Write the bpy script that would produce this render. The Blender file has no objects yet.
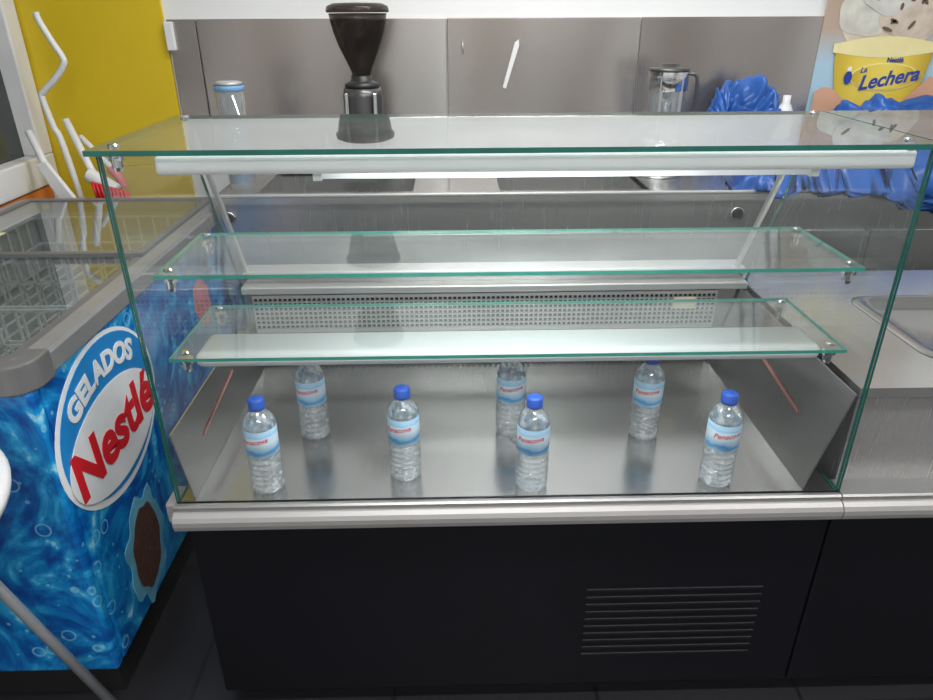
import bpy, bmesh, math, random
from mathutils import Vector, Matrix, noise
random.seed(4)
sc=bpy.context.scene
col=sc.collection
try: sc.view_settings.view_transform='Standard'
except Exception: pass

# ---------------------------------------------------------------- materials
def newmat(n):
    m=bpy.data.materials.new(n); m.use_nodes=True
    nt=m.node_tree; nt.nodes.clear()
    o=nt.nodes.new('ShaderNodeOutputMaterial')
    return m,nt,o
def pbr(n,c,rough=.5,metal=0,var=.04,scale=20,bump=0,**kw):
    m,nt,o=newmat(n)
    p=nt.nodes.new('ShaderNodeBsdfPrincipled')
    p.inputs['Roughness'].default_value=rough
    p.inputs['Metallic'].default_value=metal
    for k,v in kw.items(): p.inputs[k.replace('_',' ')].default_value=v
    tc=nt.nodes.new('ShaderNodeTexCoord')
    ns=nt.nodes.new('ShaderNodeTexNoise'); ns.inputs['Scale'].default_value=scale; ns.inputs['Detail'].default_value=4
    nt.links.new(tc.outputs['Object'],ns.inputs['Vector'])
    cr=nt.nodes.new('ShaderNodeMix'); cr.data_type='RGBA'
    cr.inputs[6].default_value=(*[max(0,x*(1-var*2)) for x in c],1)
    cr.inputs[7].default_value=(*[min(1,x*(1+var*2)) for x in c],1)
    nt.links.new(ns.outputs['Fac'],cr.inputs[0]); nt.links.new(cr.outputs[2],p.inputs['Base Color'])
    if bump:
        b=nt.nodes.new('ShaderNodeBump'); b.inputs['Strength'].default_value=bump; b.inputs['Distance'].default_value=.002
        nt.links.new(ns.outputs['Fac'],b.inputs['Height']); nt.links.new(b.outputs[0],p.inputs['Normal'])
    nt.links.new(p.outputs[0],o.inputs[0])
    return m
def steel(n,c=(.55,.55,.55),rough=.3,stretch=(2,60,60),var=.05,blot=.08,blotc=None,metal=.85,rv=.15,bs=.05,bscale=(1.6,1.6,1.6)):
    m,nt,o=newmat(n)
    p=nt.nodes.new('ShaderNodeBsdfPrincipled'); p.inputs['Metallic'].default_value=metal
    tc=nt.nodes.new('ShaderNodeTexCoord')
    mp=nt.nodes.new('ShaderNodeMapping'); mp.inputs['Scale'].default_value=stretch
    nt.links.new(tc.outputs['Object'],mp.inputs[0])
    ns=nt.nodes.new('ShaderNodeTexNoise'); ns.inputs['Scale'].default_value=6; ns.inputs['Detail'].default_value=3
    nt.links.new(mp.outputs[0],ns.inputs['Vector'])
    mp2=nt.nodes.new('ShaderNodeMapping'); mp2.inputs['Scale'].default_value=bscale
    nt.links.new(tc.outputs['Object'],mp2.inputs[0])
    n2=nt.nodes.new('ShaderNodeTexNoise'); n2.inputs['Scale'].default_value=1; n2.inputs['Detail'].default_value=1
    nt.links.new(mp2.outputs[0],n2.inputs['Vector'])
    mr2=nt.nodes.new('ShaderNodeMapRange'); mr2.inputs[1].default_value=.33; mr2.inputs[2].default_value=.67
    nt.links.new(n2.outputs['Fac'],mr2.inputs[0])
    m1=nt.nodes.new('ShaderNodeMix'); m1.data_type='RGBA'
    m1.inputs[6].default_value=(*[x*(1-var) for x in c],1); m1.inputs[7].default_value=(*[min(1,x*(1+var)) for x in c],1)
    nt.links.new(ns.outputs['Fac'],m1.inputs[0])
    m2=nt.nodes.new('ShaderNodeMix'); m2.data_type='RGBA'; m2.blend_type='MULTIPLY'; m2.inputs[0].default_value=1
    m3=nt.nodes.new('ShaderNodeMix'); m3.data_type='RGBA'
    bc=blotc or (1-blot*2,)*3
    m3.inputs[6].default_value=(*bc,1); m3.inputs[7].default_value=(1,1,1,1)
    nt.links.new(mr2.outputs[0],m3.inputs[0])
    nt.links.new(m1.outputs[2],m2.inputs[6]); nt.links.new(m3.outputs[2],m2.inputs[7])
    nt.links.new(m2.outputs[2],p.inputs['Base Color'])
    mr=nt.nodes.new('ShaderNodeMapRange'); mr.inputs[3].default_value=rough*(1-rv); mr.inputs[4].default_value=rough*(1+rv)
    nt.links.new(ns.outputs['Fac'],mr.inputs[0]); nt.links.new(mr.outputs[0],p.inputs['Roughness'])
    b=nt.nodes.new('ShaderNodeBump'); b.inputs['Strength'].default_value=bs; b.inputs['Distance'].default_value=.001
    nt.links.new(ns.outputs['Fac'],b.inputs['Height']); nt.links.new(b.outputs[0],p.inputs['Normal'])
    nt.links.new(p.outputs[0],o.inputs[0])
    return m
def glass(n,tint=(.95,.98,.97),refl=.96,base=.035,haze=0,hazec=(.8,.85,.85),pw=5,hs=3):
    m,nt,o=newmat(n)
    lw=nt.nodes.new('ShaderNodeLayerWeight'); lw.inputs[0].default_value=.5
    pwn=nt.nodes.new('ShaderNodeMath'); pwn.operation='POWER'; pwn.inputs[1].default_value=pw
    nt.links.new(lw.outputs['Facing'],pwn.inputs[0])
    ma=nt.nodes.new('ShaderNodeMath'); ma.operation='MULTIPLY_ADD'; ma.inputs[1].default_value=refl; ma.inputs[2].default_value=base
    nt.links.new(pwn.outputs[0],ma.inputs[0])
    t=nt.nodes.new('ShaderNodeBsdfTransparent'); t.inputs[0].default_value=(*tint,1)
    g=nt.nodes.new('ShaderNodeBsdfGlossy'); g.inputs['Roughness'].default_value=.01
    mx=nt.nodes.new('ShaderNodeMixShader')
    nt.links.new(ma.outputs[0],mx.inputs[0]); nt.links.new(g.outputs[0],mx.inputs[2])
    if haze:
        d=nt.nodes.new('ShaderNodeBsdfDiffuse'); d.inputs[0].default_value=(*hazec,1)
        tc=nt.nodes.new('ShaderNodeTexCoord')
        ns=nt.nodes.new('ShaderNodeTexNoise'); ns.inputs['Scale'].default_value=hs; ns.inputs['Detail'].default_value=4
        nt.links.new(tc.outputs['Object'],ns.inputs['Vector'])
        hm=nt.nodes.new('ShaderNodeMapRange'); hm.inputs[1].default_value=.3; hm.inputs[2].default_value=.7; hm.inputs[3].default_value=haze*.4; hm.inputs[4].default_value=haze*1.6
        nt.links.new(ns.outputs['Fac'],hm.inputs[0])
        m2=nt.nodes.new('ShaderNodeMixShader')
        nt.links.new(hm.outputs[0],m2.inputs[0]); nt.links.new(t.outputs[0],m2.inputs[1]); nt.links.new(d.outputs[0],m2.inputs[2])
        nt.links.new(m2.outputs[0],mx.inputs[1])
    else: nt.links.new(t.outputs[0],mx.inputs[1])
    nt.links.new(mx.outputs[0],o.inputs[0])
    return m
def emis(n,c,s):
    m,nt,o=newmat(n); e=nt.nodes.new('ShaderNodeEmission'); e.inputs[0].default_value=(*c,1); e.inputs[1].default_value=s
    nt.links.new(e.outputs[0],o.inputs[0]); return m
def tube_mat():
    m,nt,o=newmat('lit_tube'); e=nt.nodes.new('ShaderNodeEmission'); e.inputs[0].default_value=(.95,1,1,1)
    tc=nt.nodes.new('ShaderNodeTexCoord'); s=nt.nodes.new('ShaderNodeSeparateXYZ'); nt.links.new(tc.outputs['Generated'],s.inputs[0])
    r=nt.nodes.new('ShaderNodeValToRGB'); el=r.color_ramp.elements
    el[0].position=0; el[0].color=(.2,.2,.2,1); el[1].position=1; el[1].color=(.14,.14,.14,1)
    for q,v in ((.12,.7),(.35,1),(.6,.8),(.8,.3)):
        x=el.new(q); x.color=(v,v,v,1)
    mu=nt.nodes.new('ShaderNodeMath'); mu.operation='MULTIPLY'; mu.inputs[1].default_value=2.6
    nt.links.new(s.outputs['X'],r.inputs[0]); nt.links.new(r.outputs[0],mu.inputs[0]); nt.links.new(mu.outputs[0],e.inputs[1])
    nt.links.new(e.outputs[0],o.inputs[0]); return m

M={}
M['wall']=pbr('wall_paint',(.82,.83,.83),.7,scale=3,var=.02)
M['ceil']=pbr('ceiling_paint',(.80,.80,.79),.8,scale=3,var=.02)
M['splash']=steel('splash_steel',(.62,.585,.565),.24,(30,30,1.0),var=.03,blotc=(.60,.56,.53),metal=.84,bscale=(3.2,3.2,.7),bs=.02,rv=.08)  # broad blotches in the colour imitate light gradients across the steel
M['steel']=steel('worktop_steel',(.58,.58,.575),.22,(1.5,50,50),metal=.82,blot=.09,bscale=(1.8,2,2),var=.03)
M['steelsmooth']=steel('panel_steel',(.58,.58,.57),.26,(40,40,1.2),var=.02,metal=.80,blot=.09,bscale=(1.5,1.5,2),bs=.02)
M['steellight']=steel('bright_steel',(.66,.66,.65),.22,(50,1.5,50),var=.03,metal=.78,blot=.06,bs=.02)
M['steelfront']=steel('front_steel',(.70,.69,.68),.27,(50,50,1.0),var=.015,metal=.66,blot=.06,bs=.01,rv=.05)
M['tray']=steel('tray_steel',(.50,.50,.495),.20,(45,1.5,45),var=.09,blot=.11,metal=.95,bscale=(2.4,1.2,1))
M['side']=steel('side_steel',(.56,.55,.54),.19,(40,40,1.5),var=.03,blot=.10,metal=.90,bscale=(1,2,1),bs=.02)
M['alu']=pbr('aluminium',(.66,.65,.64),.33,.7,var=.03,scale=8)
M['sill']=pbr('sill_profile',(.44,.425,.42),.40,.25,var=.04,scale=8)
M['rail']=pbr('glass_rail',(.42,.42,.42),.30,.7,var=.04,scale=8)
M['chrome']=pbr('chrome',(.75,.75,.75),.15,1,var=.03)
M['black']=pbr('black_laminate',(.0040,.0043,.0078),.45,0,var=.25,scale=5,bump=.05)
M['slot']=pbr('vent_slot',(.010,.010,.013),.5,0,var=.1)
M['dark']=pbr('dark_gap',(.01,.01,.01),.7,0)
M['glass']=glass('clear_glass',(.975,.985,.985),base=.026,haze=.010,hs=5,hazec=(.85,.86,.87))
M['topglass']=glass('top_glass',(.90,.95,.935),.96,.06,haze=.10,hazec=(.86,.89,.88),pw=3.4,hs=5)  # whitish haze colour stands in for the white wall reflected in the plate
M['shelfglass']=glass('shelf_glass',(.96,.975,.97),.80,.035,haze=.05,hazec=(.80,.83,.825),pw=5,hs=4)
M['edge']=pbr('green_glass_edge',(.05,.33,.26),.15,0,var=.2,scale=12)
M['dedge']=pbr('dark_green_glass_edge',(.012,.13,.105),.12,0,var=.2,scale=12)
M['white']=pbr('white_plastic',(.80,.81,.82),.4,0,var=.02)
M['fix']=pbr('fixture_enamel',(.78,.79,.79),.35,0,var=.03,scale=4)
M['tube']=tube_mat()
M['yellow']=pbr('yellow_panel',(.72,.52,.015),.45,0,var=.05,scale=2)
M['orange']=pbr('orange_trim',(.75,.22,.05),.5)
M['grey']=pbr('grey_rim',(.24,.235,.235),.36,0,var=.06)
M['greyd']=pbr('dark_grey_corner',(.15,.148,.148),.4,0,var=.05)
M['red']=pbr('red_plastic',(.65,.02,.03),.4)
M['pinkp']=pbr('pink_red_plastic',(.70,.16,.20),.4)
M['redtape']=pbr('red_tape',(.44,.18,.16),.5)
M['bag']=pbr('blue_bag',(.020,.105,.40),.30,0,var=.25,scale=6,bump=.2)
M['wire']=pbr('white_wire',(.85,.87,.88),.4)
M['liner']=pbr('freezer_liner',(.42,.44,.45),.5)
M['capblue']=pbr('blue_cap',(.02,.09,.46),.35)
M['rtext']=pbr('red_print',(.75,.02,.03),.4)
M['wtext']=pbr('white_print',(.92,.93,.95),.4)
M['btext']=pbr('blue_print',(.02,.06,.35),.4)
M['ovalblue']=pbr('oval_blue',(.02,.26,.66),.35,0,var=.1,scale=8)
M['brown']=pbr('chocolate',(.12,.06,.045),.5,0,var=.45,scale=90,bump=.4)
M['pink']=pbr('pink_ice',(.65,.25,.28),.5,0,var=.2)
M['skin']=pbr('printed_skin',(.72,.40,.26),.5,0,var=.05)
M['cream']=pbr('printed_cream',(.66,.56,.45),.5,0,var=.25,scale=18)
M['choc']=pbr('printed_choc',(.16,.10,.07),.5)
M['cupl']=pbr('printed_pale_yellow',(.90,.80,.40),.5)
M['tubegrey']=pbr('grey_tube',(.45,.46,.48),.35,.3)
M['winglass']=pbr('window_dark_glass',(.05,.06,.06),.08,0,var=.3,scale=3)
M['rubber']=pbr('black_rubber',(.02,.02,.02),.4)
M['body']=pbr('dark_grinder_metal',(.10,.10,.10),.3,.6)
M['paleblue']=pbr('pale_blue',(.20,.42,.72),.4)

def tub_mat():
    m,nt,o=newmat('printed_yellow_tub')
    p=nt.nodes.new('ShaderNodeBsdfPrincipled'); p.inputs['Roughness'].default_value=.45
    tc=nt.nodes.new('ShaderNodeTexCoord'); s=nt.nodes.new('ShaderNodeSeparateXYZ'); nt.links.new(tc.outputs['Generated'],s.inputs[0])
    r=nt.nodes.new('ShaderNodeValToRGB'); e=r.color_ramp.elements
    e[0].position=0; e[0].color=(.62,.42,.03,1); e[1].position=1; e[1].color=(.55,.36,.03,1)
    for q,c in ((.25,(.86,.66,.09,1)),(.5,(.92,.74,.14,1)),(.75,(.86,.64,.07,1))):
        x=e.new(q); x.color=c
    nt.links.new(s.outputs['X'],r.inputs[0]); nt.links.new(r.outputs[0],p.inputs['Base Color']); nt.links.new(p.outputs[0],o.inputs[0]); return m
M['cupy']=tub_mat()
def smoke():
    m,nt,o=newmat('smoked_hopper')
    t=nt.nodes.new('ShaderNodeBsdfTransparent'); t.inputs[0].default_value=(.38,.33,.31,1)
    p=nt.nodes.new('ShaderNodeBsdfPrincipled'); p.inputs['Base Color'].default_value=(.035,.028,.026,1); p.inputs['Roughness'].default_value=.12
    n=nt.nodes.new('ShaderNodeTexNoise'); n.inputs['Scale'].default_value=4
    mr=nt.nodes.new('ShaderNodeMapRange'); mr.inputs[3].default_value=.35; mr.inputs[4].default_value=.55
    mx=nt.nodes.new('ShaderNodeMixShader')
    nt.links.new(n.outputs['Fac'],mr.inputs[0]); nt.links.new(mr.outputs[0],mx.inputs[0]); nt.links.new(t.outputs[0],mx.inputs[1]); nt.links.new(p.outputs[0],mx.inputs[2])
    nt.links.new(mx.outputs[0],o.inputs[0]); return m
M['hopper']=smoke()
def floor_mat():
    m,nt,o=newmat('dark_floor_tiles')
    p=nt.nodes.new('ShaderNodeBsdfPrincipled'); p.inputs['Roughness'].default_value=.4
    tc=nt.nodes.new('ShaderNodeTexCoord'); b=nt.nodes.new('ShaderNodeTexBrick')
    b.offset=0; b.inputs['Scale'].default_value=2.2; b.inputs['Brick Width'].default_value=1; b.inputs['Row Height'].default_value=1
    b.inputs['Mortar Size'].default_value=.01
    b.inputs['Color1'].default_value=(.018,.018,.021,1); b.inputs['Color2'].default_value=(.022,.021,.025,1); b.inputs['Mortar'].default_value=(.008,.008,.009,1)
    nt.links.new(tc.outputs['Object'],b.inputs[0]); nt.links.new(b.outputs[0],p.inputs['Base Color'])
    nt.links.new(p.outputs[0],o.inputs[0]); return m
M['floor']=floor_mat()
def art_mat():
    m,nt,o=newmat('freezer_blue_art')
    p=nt.nodes.new('ShaderNodeBsdfPrincipled'); p.inputs['Roughness'].default_value=.3
    tc=nt.nodes.new('ShaderNodeTexCoord')
    n=nt.nodes.new('ShaderNodeTexNoise'); n.inputs['Scale'].default_value=5.0; n.inputs['Detail'].default_value=8; n.inputs['Distortion'].default_value=3.0; n.inputs['Roughness'].default_value=.6
    nt.links.new(tc.outputs['Object'],n.inputs['Vector'])
    r=nt.nodes.new('ShaderNodeValToRGB'); e=r.color_ramp.elements
    e[0].position=.3; e[0].color=(.003,.05,.27,1)
    e[1].position=.72; e[1].color=(.60,.88,.97,1)
    x=e.new(.44); x.color=(.004,.12,.45,1)
    x=e.new(.54); x.color=(.008,.26,.64,1)
    x=e.new(.62); x.color=(.04,.44,.80,1)
    nt.links.new(n.outputs['Fac'],r.inputs[0])
    last=r.outputs[0]
    for sc_,lo,hi,st in ((13,.16,.21,.5),(30,.0,.14,.5)):
        v=nt.nodes.new('ShaderNodeTexVoronoi'); v.inputs['Scale'].default_value=sc_
        nt.links.new(tc.outputs['Object'],v.inputs['Vector'])
        lt=nt.nodes.new('ShaderNodeMath'); lt.operation='LESS_THAN'; lt.inputs[1].default_value=hi
        gt=nt.nodes.new('ShaderNodeMath'); gt.operation='GREATER_THAN'; gt.inputs[1].default_value=lo
        nt.links.new(v.outputs['Distance'],lt.inputs[0]); nt.links.new(v.outputs['Distance'],gt.inputs[0])
        mm=nt.nodes.new('ShaderNodeMath'); mm.operation='MULTIPLY'; nt.links.new(lt.outputs[0],mm.inputs[0]); nt.links.new(gt.outputs[0],mm.inputs[1])
        mu=nt.nodes.new('ShaderNodeMath'); mu.operation='MULTIPLY'; mu.inputs[1].default_value=st
        nt.links.new(mm.outputs[0],mu.inputs[0])
        mx=nt.nodes.new('ShaderNodeMix'); mx.data_type='RGBA'; mx.inputs[7].default_value=(.30,.70,.92,1)
        nt.links.new(mu.outputs[0],mx.inputs[0]); nt.links.new(last,mx.inputs[6]); last=mx.outputs[2]
    nt.links.new(last,p.inputs['Base Color']); nt.links.new(p.outputs[0],o.inputs[0]); return m
M['art']=art_mat()
def label_mat():
    m,nt,o=newmat('bottle_label_print')
    p=nt.nodes.new('ShaderNodeBsdfPrincipled'); p.inputs['Roughness'].default_value=.35
    tc=nt.nodes.new('ShaderNodeTexCoord'); s=nt.nodes.new('ShaderNodeSeparateXYZ')
    nt.links.new(tc.outputs['Generated'],s.inputs[0])
    n=nt.nodes.new('ShaderNodeTexNoise'); n.inputs['Scale'].default_value=3
    nt.links.new(tc.outputs['Generated'],n.inputs['Vector'])
    a=nt.nodes.new('ShaderNodeMath'); a.operation='MULTIPLY_ADD'; a.inputs[1].default_value=.25; 
    nt.links.new(n.outputs['Fac'],a.inputs[0]); nt.links.new(s.outputs['Z'],a.inputs[2])
    r=nt.nodes.new('ShaderNodeValToRGB'); e=r.color_ramp.elements
    e[0].position=.12; e[0].color=(.60,.80,.93,1); e[1].position=1.0; e[1].color=(.45,.70,.90,1)
    for q,c in ((.22,(.25,.54,.84,1)),(.32,(.08,.36,.76,1)),(.42,(.40,.66,.90,1)),(.6,(.75,.86,.95,1)),(.85,(.66,.82,.95,1)),(.94,(.30,.60,.87,1))):
        x=e.new(q); x.color=c
    nt.links.new(a.outputs[0],r.inputs[0]); nt.links.new(r.outputs[0],p.inputs['Base Color']); nt.links.new(p.outputs[0],o.inputs[0]); return m
M['label']=label_mat()
def pet_mat():
    m,nt,o=newmat('bottle_clear_plastic')
    lw=nt.nodes.new('ShaderNodeLayerWeight'); lw.inputs[0].default_value=.5
    pw=nt.nodes.new('ShaderNodeMath'); pw.operation='POWER'; pw.inputs[1].default_value=2.0
    nt.links.new(lw.outputs['Facing'],pw.inputs[0])
    ma=nt.nodes.new('ShaderNodeMath'); ma.operation='MULTIPLY_ADD'; ma.inputs[1].default_value=.65; ma.inputs[2].default_value=.15
    nt.links.new(pw.outputs[0],ma.inputs[0])
    t=nt.nodes.new('ShaderNodeBsdfTransparent'); t.inputs[0].default_value=(.97,.99,1.0,1)
    gl=nt.nodes.new('ShaderNodeBsdfGlossy'); gl.inputs['Roughness'].default_value=.09; gl.inputs[0].default_value=(1,1,1,1)
    d=nt.nodes.new('ShaderNodeBsdfDiffuse'); d.inputs[0].default_value=(.86,.94,1.0,1)
    tc=nt.nodes.new('ShaderNodeTexCoord'); n=nt.nodes.new('ShaderNodeTexNoise'); n.inputs['Scale'].default_value=70
    nt.links.new(tc.outputs['Object'],n.inputs['Vector'])
    mr=nt.nodes.new('ShaderNodeMapRange'); mr.inputs[1].default_value=.4; mr.inputs[2].default_value=.65; mr.inputs[3].default_value=.05; mr.inputs[4].default_value=.45
    nt.links.new(n.outputs['Fac'],mr.inputs[0])
    m0=nt.nodes.new('ShaderNodeMixShader'); nt.links.new(mr.outputs[0],m0.inputs[0])
    nt.links.new(t.outputs[0],m0.inputs[1]); nt.links.new(d.outputs[0],m0.inputs[2])
    mx=nt.nodes.new('ShaderNodeMixShader')
    nt.links.new(ma.outputs[0],mx.inputs[0]); nt.links.new(m0.outputs[0],mx.inputs[1]); nt.links.new(gl.outputs[0],mx.inputs[2])
    nt.links.new(mx.outputs[0],o.inputs[0]); return m
M['pet']=pet_mat()
def poster_mat():
    m,nt,o=newmat('poster_print')
    p=nt.nodes.new('ShaderNodeBsdfPrincipled'); p.inputs['Roughness'].default_value=.4
    tc=nt.nodes.new('ShaderNodeTexCoord'); s=nt.nodes.new('ShaderNodeSeparateXYZ'); nt.links.new(tc.outputs['Generated'],s.inputs[0])
    r=nt.nodes.new('ShaderNodeValToRGB'); e=r.color_ramp.elements
    e[0].position=0; e[0].color=(.35,.62,.78,1); e[1].position=1; e[1].color=(.42,.28,.20,1)
    x=e.new(.30); x.color=(.45,.64,.74,1)
    x=e.new(.45); x.color=(.50,.38,.29,1)
    nt.links.new(s.outputs['Z'],r.inputs[0]); nt.links.new(r.outputs[0],p.inputs['Base Color']); nt.links.new(p.outputs[0],o.inputs[0]); return m
M['poster']=poster_mat()
M['lidglass']=glass('lid_glass',(.90,.93,.93),.85,.09,haze=.05,hazec=(.7,.73,.73),pw=3.6,hs=3)
M['jarglass']=glass('jar_glass',(.93,.96,.98),.7,.10,haze=.12,pw=3)

# ---------------------------------------------------------------- geometry helpers
ORI={}
def empty(name,loc,label,cat,group=None):
    e=bpy.data.objects.new(name,None); e.empty_display_size=.1; e.location=loc; col.objects.link(e)
    e['label']=label; e['category']=cat
    if group: e['group']=group
    ORI[e.name]=Vector(loc); return e
def fin(name,bm,mats,parent=None,label=None,cat=None,kind=None,smooth=False,origin=None,bevel=0,segs=2):
    if not isinstance(mats,(list,tuple)): mats=[mats]
    bm.normal_update()
    if origin is None:
        xs=[v.co for v in bm.verts]
        mn=Vector([min(c[i] for c in xs) for i in range(3)]); mx=Vector([max(c[i] for c in xs) for i in range(3)])
        origin=Vector(((mn.x+mx.x)/2,(mn.y+mx.y)/2,mn.z))
    origin=Vector(origin)
    bmesh.ops.translate(bm,verts=bm.verts,vec=-origin)
    me=bpy.data.meshes.new(name); bm.to_mesh(me); bm.free()
    for m in mats: me.materials.append(m)
    if smooth:
        for p in me.polygons: p.use_smooth=True
    ob=bpy.data.objects.new(name,me); col.objects.link(ob)
    ORI[ob.name]=origin
    if parent:
        ob.parent=parent; ob.location=origin-ORI[parent.name]
    else: ob.location=origin
    if label: ob['label']=label
    if cat: ob['category']=cat
    if kind: ob['kind']=kind
    if bevel:
        b=ob.modifiers.new('bevel','BEVEL'); b.width=bevel; b.segments=segs; b.limit_method='ANGLE'
    return ob
def bbox(bm,x0,x1,y0,y1,z0,z1,mi=0):
    vs=[bm.verts.new(c) for c in ((x0,y0,z0),(x1,y0,z0),(x1,y1,z0),(x0,y1,z0),(x0,y0,z1),(x1,y0,z1),(x1,y1,z1),(x0,y1,z1))]
    fs=[]
    for f in ((3,2,1,0),(4,5,6,7),(0,1,5,4),(1,2,6,5),(2,3,7,6),(3,0,4,7)):
        q=bm.faces.new([vs[i] for i in f]); q.material_index=mi; fs.append(q)
    return fs
def box(name,x0,x1,y0,y1,z0,z1,mat,parent=None,**k):
    bm=bmesh.new(); bbox(bm,x0,x1,y0,y1,z0,z1); return fin(name,bm,mat,parent,**k)
def boxes(name,L,mat,parent=None,**k):
    bm=bmesh.new()
    for b in L: bbox(bm,*b)
    return fin(name,bm,mat,parent,**k)
def plate(name,x0,x1,y0,y1,z0,z1,face,edge,axis,parent,**k):
    bm=bmesh.new(); fs=bbox(bm,x0,x1,y0,y1,z0,z1); bm.normal_update()
    for f in fs: f.material_index=0 if abs(f.normal[axis])>.5 else 1
    return fin(name,bm,[face,edge],parent,**k)
def prism(bm,pts,d,mi=0):
    a=[bm.verts.new(p) for p in pts]; b=[bm.verts.new(Vector(p)+Vector(d)) for p in pts]
    n=len(pts); fs=[bm.faces.new(a),bm.faces.new(b[::-1])]
    for i in range(n): fs.append(bm.faces.new((a[i],b[i],b[(i+1)%n],a[(i+1)%n])))
    bmesh.ops.recalc_face_normals(bm,faces=fs)
    for f in fs: f.material_index=mi
    return fs
def lathe_bm(bm,prof,c,seg=32,mi=0):
    rings=[]
    for r,z in prof:
        if r<1e-6: rings.append([bm.verts.new((c[0],c[1],c[2]+z))])
        else: rings.append([bm.verts.new((c[0]+r*math.cos(2*math.pi*i/seg),c[1]+r*math.sin(2*math.pi*i/seg),c[2]+z)) for i in range(seg)])
    for a,b in zip(rings,rings[1:]):
        for i in range(seg):
            j=(i+1)%seg
            if len(a)==1 and len(b)==1: continue
            if len(a)==1: f=bm.faces.new((a[0],b[j],b[i]))
            elif len(b)==1: f=bm.faces.new((a[i],a[j],b[0]))
            else: f=bm.faces.new((a[i],a[j],b[j],b[i]))
            f.material_index=mi
def lathe(name,prof,c,mat,parent=None,seg=32,**k):
    bm=bmesh.new(); lathe_bm(bm,prof,c,seg); k.setdefault('smooth',True)
    return fin(name,bm,mat,parent,**k)
def tube_bm(bm,pts,r,seg=10,mi=0,sub=6,smoothpath=True):
    P=[Vector(p) for p in pts]
    if smoothpath and len(P)>2:
        Q=[]
        for i in range(len(P)-1):
            p0=P[max(i-1,0)];p1=P[i];p2=P[i+1];p3=P[min(i+2,len(P)-1)]
            for s in range(sub):
                t=s/sub
                Q.append(.5*((2*p1)+(p2-p0)*t+(2*p0-5*p1+4*p2-p3)*t*t+(-p0+3*p1-3*p2+p3)*t**3))
        Q.append(P[-1]); P=Q
    T=[(P[min(i+1,len(P)-1)]-P[max(i-1,0)]).normalized() for i in range(len(P))]
    up=Vector((0,0,1)) if abs(T[0].z)<.9 else Vector((1,0,0))
    n=T[0].cross(up).normalized(); rings=[]
    for i,p in enumerate(P):
        n=(n-T[i]*n.dot(T[i])).normalized(); b=T[i].cross(n)
        rings.append([bm.verts.new(p+r*(math.cos(2*math.pi*k/seg)*n+math.sin(2*math.pi*k/seg)*b)) for k in range(seg)])
    for a,b2 in zip(rings,rings[1:]):
        for i in range(seg):
            f=bm.faces.new((a[i],a[(i+1)%seg],b2[(i+1)%seg],b2[i])); f.material_index=mi
    bm.faces.new(rings[0][::-1]).material_index=mi; bm.faces.new(rings[-1]).material_index=mi
def tube(name,pts,r,mat,parent=None,seg=10,**k):
    bm=bmesh.new(); tube_bm(bm,pts,r,seg,smoothpath=k.pop('sp',True)); k.setdefault('smooth',True)
    bmesh.ops.recalc_face_normals(bm,faces=bm.faces)
    return fin(name,bm,mat,parent,**k)
def text_mesh(s,size,shear=0,ext=.0006,bold=0,sx=1):
    cu=bpy.data.curves.new('t','FONT'); cu.body=s; cu.size=size; cu.shear=shear; cu.extrude=ext; cu.offset=bold
    cu.align_x='CENTER'; cu.align_y='CENTER'; cu.resolution_u=4
    o=bpy.data.objects.new('t',cu); col.objects.link(o)
    bpy.context.view_layer.update()
    dg=bpy.context.evaluated_depsgraph_get()
    me=bpy.data.meshes.new_from_object(o.evaluated_get(dg))
    bpy.data.objects.remove(o)
    bm=bmesh.new(); bm.from_mesh(me); bpy.data.meshes.remove(me)
    for v in bm.verts: v.co.x*=sx
    return bm
def text_plane(name,s,size,P,mat,parent,side,rot=0,arc=None,**k):
    x,y,z=P
    bm=text_mesh(s,size,k.pop('shear',0),bold=k.pop('bold',0),sx=k.pop('sx',1))
    for v in bm.verts:
        a,b,c=v.co
        if arc:
            th=a/arc; a=(arc+b)*math.sin(th); b=(arc+b)*math.cos(th)-arc
        a,b=a*math.cos(rot)-b*math.sin(rot),a*math.sin(rot)+b*math.cos(rot)
        v.co=(x+c,y+a,z+b) if side else (x+a,y-c,z+b)
    return fin(name,bm,mat,parent,**k)
def text_side(name,s,size,y,z,x,mat,parent,**k): return text_plane(name,s,size,(x,y,z),mat,parent,True,**k)
def text_front(name,s,size,x,z,y,mat,parent,**k): return text_plane(name,s,size,(x,y,z),mat,parent,False,**k)
def ell_side(name,y,z,ry,rz,x,mat,parent,rot=0,n=48,th=.001,wob=0):
    pts=[]
    for i in range(n):
        t=2*math.pi*i/n; w=1+wob*math.sin(7*t)+wob*.6*math.sin(11*t+1); a=ry*math.cos(t)*w; b=rz*math.sin(t)*w
        pts.append(Vector((x,y+a*math.cos(rot)-b*math.sin(rot),z+a*math.sin(rot)+b*math.cos(rot))))
    bm=bmesh.new(); prism(bm,pts,(th,0,0)); return fin(name,bm,mat,parent)
def poly_front(name,pts,y,mat,parent,th=.001):
    bm=bmesh.new(); prism(bm,[Vector((p[0],y,p[1])) for p in pts],(0,-th,0)); return fin(name,bm,mat,parent)
def ellp(x,z,rx,rz,n=36,wob=0,ph=0):
    return [(x+rx*(1+wob*math.sin(5*2*math.pi*i/n+ph))*math.cos(2*math.pi*i/n),z+rz*(1+wob*math.sin(5*2*math.pi*i/n+ph))*math.sin(2*math.pi*i/n)) for i in range(n)]

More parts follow.
